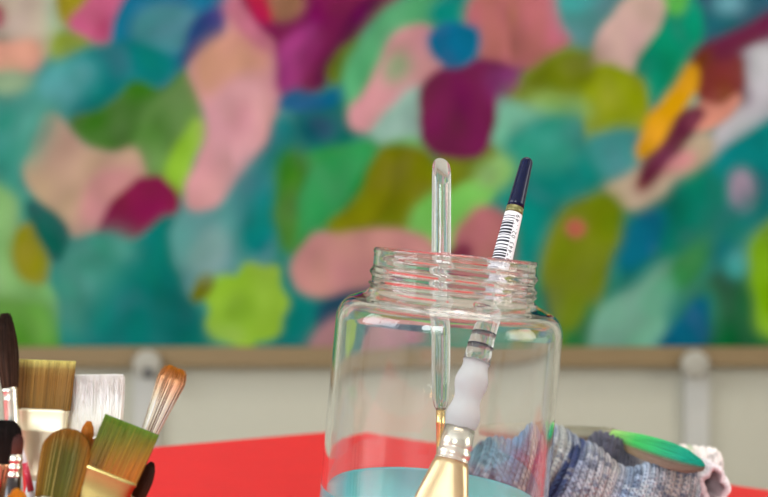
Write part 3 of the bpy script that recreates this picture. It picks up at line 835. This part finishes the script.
# 7 orange-tipped round brush leaning right
r, L, Hh, s = pot_brush((177, 367), (146.5, 440), 21, 'round brush leaning right, whitish hair streaked brown with an orange-brown tip')
bu = lambda t: (0.98 + .95 * np.clip(t, 0, 1) ** 1.1) * np.sqrt(np.clip(1 - (np.clip(t - .80, 0, 1) / .225) ** 2.2, 0.02, 1))
def c7(a, b_, t, q):
    c = mixc((255, 244, 220), (198, 124, 18), (t - .5) * 2.2)
    dk = (q > .74)
    c = np.where(dk[..., None] & (t < .85)[..., None], lin((112, 78, 40)), c)
    return vary(c, (q * 7.3) % 1, .7)
hair('bristles', r, 700, L, 8.2 * s, 7.5 * s, bu, bu, c7, .00020, M['dullhair'], jit=.05, wild=.0005)
loft('ferrule', [(.0006, 8 * s, 7.5 * s, 2), (-.001, 8.4 * s, 7.8 * s, 2), (-.015, 7.6 * s, 7.4 * s, 2), (-.03, 6 * s, 6 * s, 2)], M['silver'], r)
std_handle(r, Hh, .03, 5.6 * s, M['maroon'])

# 4 small orange tip between
r, L, Hh, s = pot_brush((89, 421), (84, 455), 1, 'small round brush with a rounded orange-brown tip, peeping out between larger brushes')
bs = lambda t: (1 + .1 * np.sin(np.pi * np.clip(t, 0, 1))) * np.sqrt(np.clip(1 - (np.clip(t - .6, 0, 1) / .42) ** 2.2, 0.02, 1))
hair('bristles', r, 500, L, 6.0 * s, 4.5 * s, bs, bs, lambda a, b_, t, q: vary(mixc((150, 82, 22), (206, 124, 30), t), q, .5), .00015, jit=.03)
loft('ferrule', [(.0006, 6 * s, 5 * s, 2), (-.001, 6.3 * s, 5.2 * s, 2), (-.02, 5 * s, 5 * s, 2)], M['copper'], r)
std_handle(r, Hh, .02, 4.8 * s, M['maroon'])

# 5 filbert, green and gold
r, L, Hh, s = pot_brush((71, 428.5), (57, 499), -13, 'rounded filbert brush in front, golden brown hair stained green in the middle')
def c5(a, b_, t, q):
    edge = np.clip((np.abs(a) - .45) * 1.6, 0, 1) + np.clip((t - .72) * 3.2, 0, 1)
    c = mixc((78, 84, 18), (150, 96, 14), np.clip(edge, 0, 1) * .9 + .25 * q)
    g = np.exp(-((a - .25) / .35) ** 2 - ((t - .45) / .28) ** 2) * np.clip(q * 1.6, 0, 1)
    c = c * (1 - .55 * g[..., None]) + lin((52, 74, 30)) * .55 * g[..., None]
    c = np.where((q > .96)[..., None], lin((206, 190, 110)), c)
    return vary(c, (q * 13.7) % 1, 1.0)
hair('bristles', r, 3200, L, 21 * s, 5.0 * s, lambda t: 1 + .17 * np.sin(np.pi * .62 * np.clip(t, 0, 1)), lambda t: 1 - .5 * t, c5, .00016, squarish=True, jit=.012, tipf=lambda a, b_: .62 + .38 * np.sqrt(np.clip(1 - (a * .97) ** 2, 0, 1)))
loft('ferrule', [(.0006, 21 * s, 5.4 * s, 4), (-.001, 21.6 * s, 5.6 * s, 4), (-.010, 19 * s, 5.8 * s, 3), (-.02, 11 * s, 7 * s, 2.2), (-.024, 9 * s, 7.4 * s, 2)], M['silver'], r)
std_handle(r, Hh, .024, 8 * s, M['maroon'])

# 6 square-ended green brush tilted right
r, L, Hh, s = pot_brush((132.5, 424.5), (111, 475), -10, 'square-ended flat brush tilted right, olive green hair glowing orange near its gold ferrule')
def c6(a, b_, t, q):
    c = mixc((166, 98, 14), (96, 116, 22), (t * 1.4 - .15) - a * .28)
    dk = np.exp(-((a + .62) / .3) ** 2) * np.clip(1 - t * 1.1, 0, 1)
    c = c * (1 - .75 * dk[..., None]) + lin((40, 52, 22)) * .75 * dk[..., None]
    c = np.where((t > .965)[..., None], lin((104, 150, 44)), c)
    c = np.where((q > .96)[..., None], lin((190, 164, 60)), c)
    return vary(c, (q * 13.7) % 1, 1.0)
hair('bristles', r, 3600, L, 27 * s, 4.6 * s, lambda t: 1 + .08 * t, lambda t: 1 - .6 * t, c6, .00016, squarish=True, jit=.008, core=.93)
loft('ferrule', [(.0008, 27.5 * s, 5.2 * s, 6), (0.0002, 28.4 * s, 5.6 * s, 6), (-.0008, 28.2 * s, 5.5 * s, 6), (-.0014, 27.2 * s, 5.2 * s, 6), (-.009, 26 * s, 5.3 * s, 5), (-.018, 18 * s, 6.4 * s, 3), (-.026, 10 * s, 7.4 * s, 2)], M['brass'], r)
std_handle(r, Hh, .026, 9 * s, M['maroon'])

# 8 small dark brush to the right
r, L, Hh, s = pot_brush((152.5, 462), (137, 499), -2, 'small pointed dark brown brush tip at the right edge of the brush cluster')
bd = lambda t: (1 + .15 * np.sin(np.pi * np.clip(t, 0, 1))) * np.sqrt(np.clip(1 - (np.clip(t - .4, 0, 1) / .62) ** 2.2, 0.02, 1))
hair('bristles', r, 500, L, 7 * s, 4.5 * s, bd, bd, lambda a, b_, t, q: vary(mixc((70, 40, 22), (52, 34, 24), t), q, .8), .00014, jit=.02)
loft('ferrule', [(.0006, 7 * s, 5 * s, 2), (-.018, 5 * s, 5 * s, 2)], M['copper'], r)
std_handle(r, Hh, .018, 4.8 * s, M['maroon'])

# 9 short black mop at the left edge
r, L, Hh, s = pot_brush((6, 420), (2, 463), -12, 'short wide blackish mop brush cut by the left picture edge, copper ferrule')
bm_ = lambda t: (1 + .42 * np.sin(np.pi * .6 * np.clip(t, 0, 1))) * np.sqrt(np.clip(1 - (np.clip(t - .5, 0, 1) / .53) ** 2.4, 0.02, 1))
hair('bristles', r, 1500, L, 12 * s, 10 * s, bm_, bm_, lambda a, b_, t, q: vary(mixc((30, 20, 16), (24, 17, 15), t), q, 1.6), .00022, M['dullhair'], jit=.06, wild=.0004)
loft('ferrule', [(.0006, 9 * s, 8.4 * s, 2), (-.001, 9.2 * s, 8.4 * s, 2), (-.006, 6.6 * s, 6.6 * s, 2), (-.018, 6 * s, 6 * s, 2)], M['copper'], r)
std_handle(r, Hh, .018, 5.8 * s, M['plainwood'])

# 10 ringed dark handle with reddish hair
r, L, Hh, s = pot_brush((19, 434), (16.5, 456), -21, 'small brush with reddish brown hair, three silver rings and a near-black handle')
hair('bristles', r, 400, L, 5 * s, 4.5 * s, bs, bs, lambda a, b_, t, q: vary(mixc((96, 48, 34), (70, 36, 30), t), q, .8), .00014, jit=.04)
secs = [(.0006, 5.6 * s, 5.6 * s, 2)]
for q in range(3):
    z_ = -.0008 - q * .0032
    secs += [(z_, 6.2 * s, 6.2 * s, 2), (z_ - .0008, 6.6 * s, 6.6 * s, 2), (z_ - .0016, 6.2 * s, 6.2 * s, 2), (z_ - .0022, 5.3 * s, 5.3 * s, 2), (z_ - .0028, 5.3 * s, 5.3 * s, 2)]
loft('ferrule', secs, M['silver'], r)
std_handle(r, Hh, .0095, 6.6 * s, M['blackwood'], rmax=8 * s)

# 12 bright orange hair at the bottom edge
r, L, Hh, s = pot_brush((16, 487), (19, 517), -29, 'bright orange fringe of a brush just showing at the bottom left corner')
hair('bristles', r, 700, L, 8 * s, 5 * s, lambda t: 1 + .3 * t, lambda t: 1 - .2 * t, lambda a, b_, t, q: vary(mixc((196, 112, 10), (232, 150, 24), t), q, .5), .00018, jit=.22, tipf=lambda a, b_: 1 - .25 * np.abs(a), core=.8)
loft('ferrule', [(.0006, 8 * s, 5.4 * s, 3), (-.014, 5 * s, 5 * s, 2)], M['silver'], r)
std_handle(r, Hh, .014, 4.8 * s, M['plainwood'])

# 11 slim red and white pencil-like handle standing among them
k = KP - 9 * .001 / D
T_, J_ = P(21.5, 448, k), P(33, 500, k)
a = (T_ - J_).normalized(); Hh = (T_.z - TZ - .006) / a.z
r = brush_at('paintbrush', T_, a, Vector((1, 0, 0)), 'slim white handle end with a red band, standing between the dark brushes')
s = U * k
loft('handle', [(0, .3 * s, .3 * s, 2), (-.0008, 1.8 * s, 1.8 * s, 2), (-.006, 2.6 * s, 2.6 * s, 2), (-.03, 3 * s, 3 * s, 2), (-Hh, 3.2 * s, 3.2 * s, 2)], M['label'], r)
loft('red_band', [(-.0065, 2.9 * s, 2.9 * s, 2), (-.019, 3.3 * s, 3.3 * s, 2)], M['redwood'], r)

# the pot that carries them (its rim lies under the picture's lower edge)
pc = P(62, 560, KP); pr = 0.0375
pot = lathe('brush_pot', [(.001, .001), (pr - .003, .001), (pr - .001, .0), (pr, .002), (pr + .0005, .020), (pr, .0315), (pr - .001, .0328), (pr - .002, .0315), (pr - .0022, .006), (.001, .005)], M['pot'], None, 64, cap=False)
pot.location = (pc.x, D * KP - .002, TZ + .0002)
tag(pot, 'low pale pot holding the upright paint brushes at the left of the table', 'pot')

# ------------------------------------------------------------------ towel
KT = 1.30
def towel():
    Vs, Cs, Fs = [], [], []
    UT = U
    def lobe(path, nu, nv, prof_fn, colf, rib=7.0, amp=1.3, lean=0.5, closed_ends=True, a0_=0.0, a1_=2 * math.pi, thick=0, seed=0, swap=False):
        """path: rows (X, Y, Zc, ry, rz) in jar pixels (Z over the table); ribs run round the roll"""
        path = np.array(path, float); m_ = len(path)
        u = np.linspace(0, m_ - 1, nu); i0 = np.clip(u.astype(int), 0, m_ - 2); f = u - i0
        f2 = f
        def cr(c):
            p0 = path[np.clip(i0 - 1, 0, m_ - 1), c]; p1 = path[i0, c]; p2 = path[i0 + 1, c]; p3 = path[np.clip(i0 + 2, 0, m_ - 1), c]
            return 0.5 * (2 * p1 + (p2 - p0) * f2 + (2 * p0 - 5 * p1 + 4 * p2 - p3) * f2 ** 2 + (3 * p1 - p0 - 3 * p2 + p3) * f2 ** 3)
        X_, Y_, Z_, RY, RZ = [cr(c)[:, None] for c in range(5)]
        v = np.linspace(a0_, a1_, nv, endpoint=not closed_v(a0_, a1_))[None]
        cv, sv = np.cos(v), np.sin(v)
        # soft irregular folds
        sl = np.concatenate([[0], np.cumsum(np.hypot(np.diff(X_[:, 0]), np.diff(Y_[:, 0])))])[:, None]
        fold = 1 + (.10 * np.sin(4 * v + sl / 9) + .07 * np.sin(7 * v + 1) if swap else 0) + .07 * np.sin(sl / 23 + 1.7 * np.sin(v + seed)) + .05 * np.sin(sl / 11 + 2 * v + seed) + .04 * np.sin(3 * v + sl / 31)
        arc = v * (RY + RZ) / 2
        hgt = Z_ + RZ * sv
        ph = (sl - lean * hgt) / rib
        ribv = np.abs(np.sin(np.pi * ph)) ** .55
        row = np.floor(ph)
        wand = blur2(rng.normal(size=(nu, v.shape[1])), 7) * 9
        cell = arc / 5.6 + 1.0 * (ph - row) + .5 * (row % 2) + .3 * np.sin(row * 2.7) + .35 * wand
        loop = 2 * np.abs(np.sin(np.pi * cell)) ** .7 - 1
        dsp = amp * (ribv * (.9 + .75 * loop))
        nz_ = blur2(rng.normal(size=(nu, v.shape[1])), 1.2) * 1.8
        dsp = dsp + .55 * nz_
        ry_, rz_ = RY * fold + dsp, RZ * fold + dsp
        # squash the underside flat on the table
        yv = Y_ + ry_ * cv
        zv = Z_ + rz_ * sv
        zv = np.maximum(zv, 1.0 + 0 * zv)
        xv = X_ + 0 * v + .35 * loop * ribv
        gap_shade = np.sin(2 * np.pi * (arc / 5.6 - 1.3 * (ph - row) + .37 * row))  # pattern of the painted shade between the stitches
        c = colf(X_ + 0 * v + 2.5 * wand, hgt, ph, row, ribv, gap_shade, rng.uniform(size=(nu, v.shape[1])))
        n0 = sum(len(q) for q in Vs)
        G = np.stack([xv, yv, zv], -1)
        cl = closed_v(a0_, a1_)
        if thick:                             # an open roll: inner skin too
            ryi, rzi = np.maximum(RY * fold - thick, 1), np.maximum(RZ * fold - thick, 1)
            Gi = np.stack([xv, Y_ + ryi * cv, np.maximum(Z_ + rzi * sv, 1.6)], -1)
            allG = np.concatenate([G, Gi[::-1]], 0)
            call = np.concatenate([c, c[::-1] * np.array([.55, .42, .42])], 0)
            if swap: allG = allG[..., [1, 0, 2]]
            Vs.append(allG.reshape(-1, 3)); Cs.append(call.reshape(-1, 3))
            Fs.append(grid_faces(2 * nu, G.shape[1], False, cl, n0))
        else:
            Vs.append(G.reshape(-1, 3)); Cs.append(c.reshape(-1, 3))
            Fs.append(grid_faces(nu, G.shape[1], False, cl, n0))
        return G, c
    def closed_v(a, b): return abs((b - a) - 2 * math.pi) < 1e-6
    def yarn(X_, hgt, ph, row, ribv, loop, rnd):
        # variegated yarn: colour runs along the knitting, changing every few ribs
        xp = X_ - .5 * hgt - 14
        stops = [(40, (84, 122, 130)), (90, (116, 150, 160)), (120, (146, 176, 196)), (150, (104, 134, 170)), (168, (138, 150, 166)), (176, (212, 206, 192)),
                 (188, (204, 198, 188)), (191, (58, 70, 108)), (202, (62, 72, 108)), (206, (158, 162, 176)), (222, (192, 184, 182)), (245, (196, 178, 168)), (265, (160, 172, 190)), (290, (184, 186, 192)), (318, (168, 148, 136)), (350, (170, 156, 150)),
                 (380, (150, 176, 206)), (412, (166, 188, 210)), (440, (206, 204, 212)), (520, (222, 214, 214))]
        xk = np.array([q[0] for q in stops]); ck = lin(np.array([q[1] for q in stops]))
        c = np.stack([np.interp(xp, xk, ck[:, i]) for i in range(3)], -1)
        s1 = np.sin(row * 12.9 + np.floor(hgt / 4.6 + .5 * (row % 2) + .5 * (ph - row)) * 78.2) * 43758.5; s1 = s1 - np.floor(s1)
        c = np.where((s1 > .84)[..., None], c * .45 + lin((66, 78, 104)) * .55, c)
        c = np.where((s1 < .14)[..., None], c * .6 + lin((224, 218, 208)) * .4, c)
        s2 = np.sin(row * 39.7 + np.floor(hgt / 4.6 + .5 * (row % 2) + .5 * (ph - row)) * 17.3) * 9631.7; s2 = s2 - np.floor(s2)
        shade_amt = np.clip(loop * 2 - .6, 0, 1)[..., None] * .7
        c = c * (1 - shade_amt) + lin((50, 58, 84)) * shade_amt       # dark specks stand in for shade between stitches, put into the colour
        return np.clip(c * (0.7 + .6 * s2 + .3 * rnd)[..., None] * np.array([.76, .84, .90]), 0, 1)
    def shaded_whiteyarn(X_, hgt, ph, row, ribv, loop, rnd):
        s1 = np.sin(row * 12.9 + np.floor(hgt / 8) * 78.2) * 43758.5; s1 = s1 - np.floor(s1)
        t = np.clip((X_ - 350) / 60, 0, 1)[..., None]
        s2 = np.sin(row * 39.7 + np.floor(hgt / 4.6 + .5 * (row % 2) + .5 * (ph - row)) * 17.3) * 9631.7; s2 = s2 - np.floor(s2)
        c = lin((80, 80, 92)) * (1 - t) + lin((228, 218, 212)) * t  # dark left end: shade of the pocket under the brush, painted in
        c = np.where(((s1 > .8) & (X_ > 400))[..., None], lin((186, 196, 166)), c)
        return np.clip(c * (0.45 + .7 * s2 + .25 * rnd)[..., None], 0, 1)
    return lobe, yarn, shaded_whiteyarn, Vs, Cs, Fs
lobe, yarn, shaded_whiteyarn, Vs, Cs, Fs = towel()
def TP(px, py, k):                            # photo pixel -> (X, Y, Z over table) in jar pixels
    p = P(px, py, k)
    return p.x / U, (p.y - D) / U, (p.z - TZ) / U
# main front roll: tops taken from the photo's outline
def crest(px, py, k, ry):
    x_, y_, z_ = TP(px, py, k)
    z_ = z_ - 2.5
    return (x_, y_, z_ * .42, ry, z_ * .58)
main = [crest(458, 492, 1.33, 14), crest(464, 466, 1.33, 30), crest(480, 446, 1.33, 42), crest(500, 439, 1.33, 48), crest(525, 438, 1.32, 50), crest(548, 434, 1.31, 50), crest(565, 436, 1.30, 50),
        crest(585, 443, 1.28, 48), crest(605, 452, 1.26, 46), crest(630, 463, 1.25, 44), crest(655, 466, 1.25, 42), crest(680, 468, 1.25, 40), crest(694, 474, 1.25, 34)]
lobe(main, 560, 330, None, yarn, rib=10.2, amp=4.0, lean=.45, seed=.4)
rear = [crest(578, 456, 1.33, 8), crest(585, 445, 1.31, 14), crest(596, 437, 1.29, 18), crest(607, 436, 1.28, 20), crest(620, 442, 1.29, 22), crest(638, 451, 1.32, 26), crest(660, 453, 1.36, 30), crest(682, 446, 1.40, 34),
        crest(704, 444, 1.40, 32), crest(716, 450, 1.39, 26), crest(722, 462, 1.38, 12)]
lobe(rear, 260, 200, None, shaded_whiteyarn, rib=9.0, amp=3.0, lean=.2, seed=1.9)
xr, yr, zr = TP(712, 484, 1.27)
end = [(yr + 56, xr - 26, zr * .9, 22, 16), (yr + 28, xr - 16, zr, 20, 20), (yr + 2, xr - 7, zr + 2, 19, 23), (yr - 18, xr - 3, zr, 17, 22)]
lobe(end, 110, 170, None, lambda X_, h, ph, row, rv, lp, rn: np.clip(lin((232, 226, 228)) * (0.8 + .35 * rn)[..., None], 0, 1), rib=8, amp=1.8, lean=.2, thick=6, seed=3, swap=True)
Vt = np.concatenate(Vs); Ct = np.concatenate(Cs); Ft = np.concatenate(Fs).tolist()
# loose cotton fuzz
sel = rng.choice(len(Vt), 9000, replace=False)
sel = sel[Vt[sel][:, 2] > 12]
fz0 = Vt[sel]; dirv = rng.normal(size=(len(sel), 3)); dirv[:, 2] = np.abs(dirv[:, 2]); dirv /= np.linalg.norm(dirv, axis=1)[:, None]
ln = rng.uniform(2.0, 4.2, len(sel))[:, None]
sd = np.cross(dirv, [0, 1, 0.1]); sd /= np.linalg.norm(sd, axis=1)[:, None]
n0 = len(Vt)
sd2 = np.cross(dirv, sd)
ring = [fz0 + sd * .22, fz0 - sd * .11 + sd2 * .19, fz0 - sd * .11 - sd2 * .19, fz0 + dirv * ln]
Vf = np.stack(ring, 1).reshape(-1, 3); nf = len(sel)
b0 = n0 + np.arange(nf) * 4
Ff = np.concatenate([np.stack([b0, b0 + 1, b0 + 3], 1), np.stack([b0 + 1, b0 + 2, b0 + 3], 1), np.stack([b0 + 2, b0, b0 + 3], 1)]).tolist()
Vt = np.concatenate([Vt, Vf]); Ct = np.concatenate([Ct, np.repeat(np.clip(Ct[sel] * 1.1, 0, 1), 4, 0)])
org = np.array([TP(590, 470, 1.3)[0], 300.0, 0.0])
tw = mesh_obj('knitted_towel', (Vt - org) * U, Ft + Ff, M['knit'], None, pigment=Ct)
tw.location = (org[0] * U, D + org[1] * U, TZ)
tag(tw, 'crumpled chunky knitted cloth in blue, grey, cream and navy lying right of the jar', 'cloth')

# brush lying on the towel
Jt = P(612, 437, 1.31); Et = P(486, 430, 1.52)
axt = (Jt - Et).normalized(); Lt = (Jt - Et).length
C_ = brush_at('paintbrush', Jt, axt, Vector((0.55, 0, -.2)) + Vector((0, -.5, .75)), 'brush lying across the knitted cloth, its long hair stained bright green and teal')
tipw = C_.matrix_world.inverted() @ P(704, 467, 1.19)
Lh = tipw.z
def bendc(t): 
    tt_ = np.clip(t, 0, 1)
    return tipw.x * (tt_ ** 1.0) , tipw.y * (tt_ ** 1.0)
upl = (C_.matrix_world.inverted().to_3x3() @ Vector((0.1, -.1, 1))).normalized()
def cC(a, b_, t, q):
    up_ = a * upl.x + b_ * upl.y + 0 * t
    up_ = up_ / max(.3, math.hypot(upl.x, upl.y))
    g = mixc((170, 214, 120), (70, 190, 96), t * 3.0)
    g2 = mixc((70, 196, 110), (26, 176, 150), (t - .45) * 2.4)
    f = np.clip((t - .3) * 5, 0, 1)[..., None]
    g = g * (1 - f) + g2 * f
    lo = mixc((160, 142, 96), (160, 134, 116), t * 2)
    u_ = np.clip((up_ + .12) * 4, 0, 1)[..., None]
    return vary(lo * (1 - u_) + g * u_, q, 1.1)
swc = lambda t: (1 + .75 * np.sin(np.pi * np.clip(t, 0, 1) * .9)) * np.sqrt(np.clip(1 - (np.clip(t - .72, 0, 1) / .285) ** 2.1, 0.02, 1))
hair('bristles', C_, 2400, Lh, .0046, .0037, swc, lambda t: swc(t) * (1 - .2 * t), cC, .00016, jit=.03, bend=bendc, wild=.0004)
loft('ferrule', [(.001, .0054, .0045, 2.4), (0, .0057, .0048, 2.4), (-.0015, .0057, .0048, 2.4), (-.002, .0055, .0046, 2.4), (-.006, .0060, .0050, 2.4), (-.0066, .0063, .0053, 2.2), (-.0075, .0060, .0050, 2.2), (-.03, .0060, .0054, 2), (-.045, .0056, .0054, 2), (-.0455, .0058, .0056, 2), (-.047, .0054, .0052, 2), (-.055, .0052, .0052, 2)], M['greymetal'], C_)
loft('handle', [(-.054, .0051, .0051, 2), (-.07, .0060, .0060, 2), (-.09, .0056, .0056, 2), (-Lt + .002, .0036, .0036, 2), (-Lt, .002, .002, 2)], M['greyhandle'], C_)

# ------------------------------------------------------------------ camera
cam = bpy.data.cameras.new('camera'); co = bpy.data.objects.new('camera', cam); COL.objects.link(co)
co.matrix_world = Matrix(((CP, -SP, 0, 0), (0, 0, -1, 0), (SP, CP, 0, CZ), (0, 0, 0, 1)))
cam.sensor_width = 36; cam.lens = F / 768 * 36
cam.clip_start = 0.01
cam.dof.use_dof = True; cam.dof.focus_distance = D * 1.035; cam.dof.aperture_fstop = 6.3
SC.camera = co
SC.view_settings.view_transform = 'Standard'
SC.view_settings.look = 'None'
SC.view_settings.exposure = -0.91
SC.view_settings.gamma = 1
SC.cycles.max_bounces = 24
SC.cycles.transmission_bounces = 20
SC.cycles.glossy_bounces = 8
SC.cycles.diffuse_bounces = 4
SC.cycles.caustics_refractive = True
SC.cycles.caustics_reflective = True
SC.cycles.sample_clamp_indirect = 6
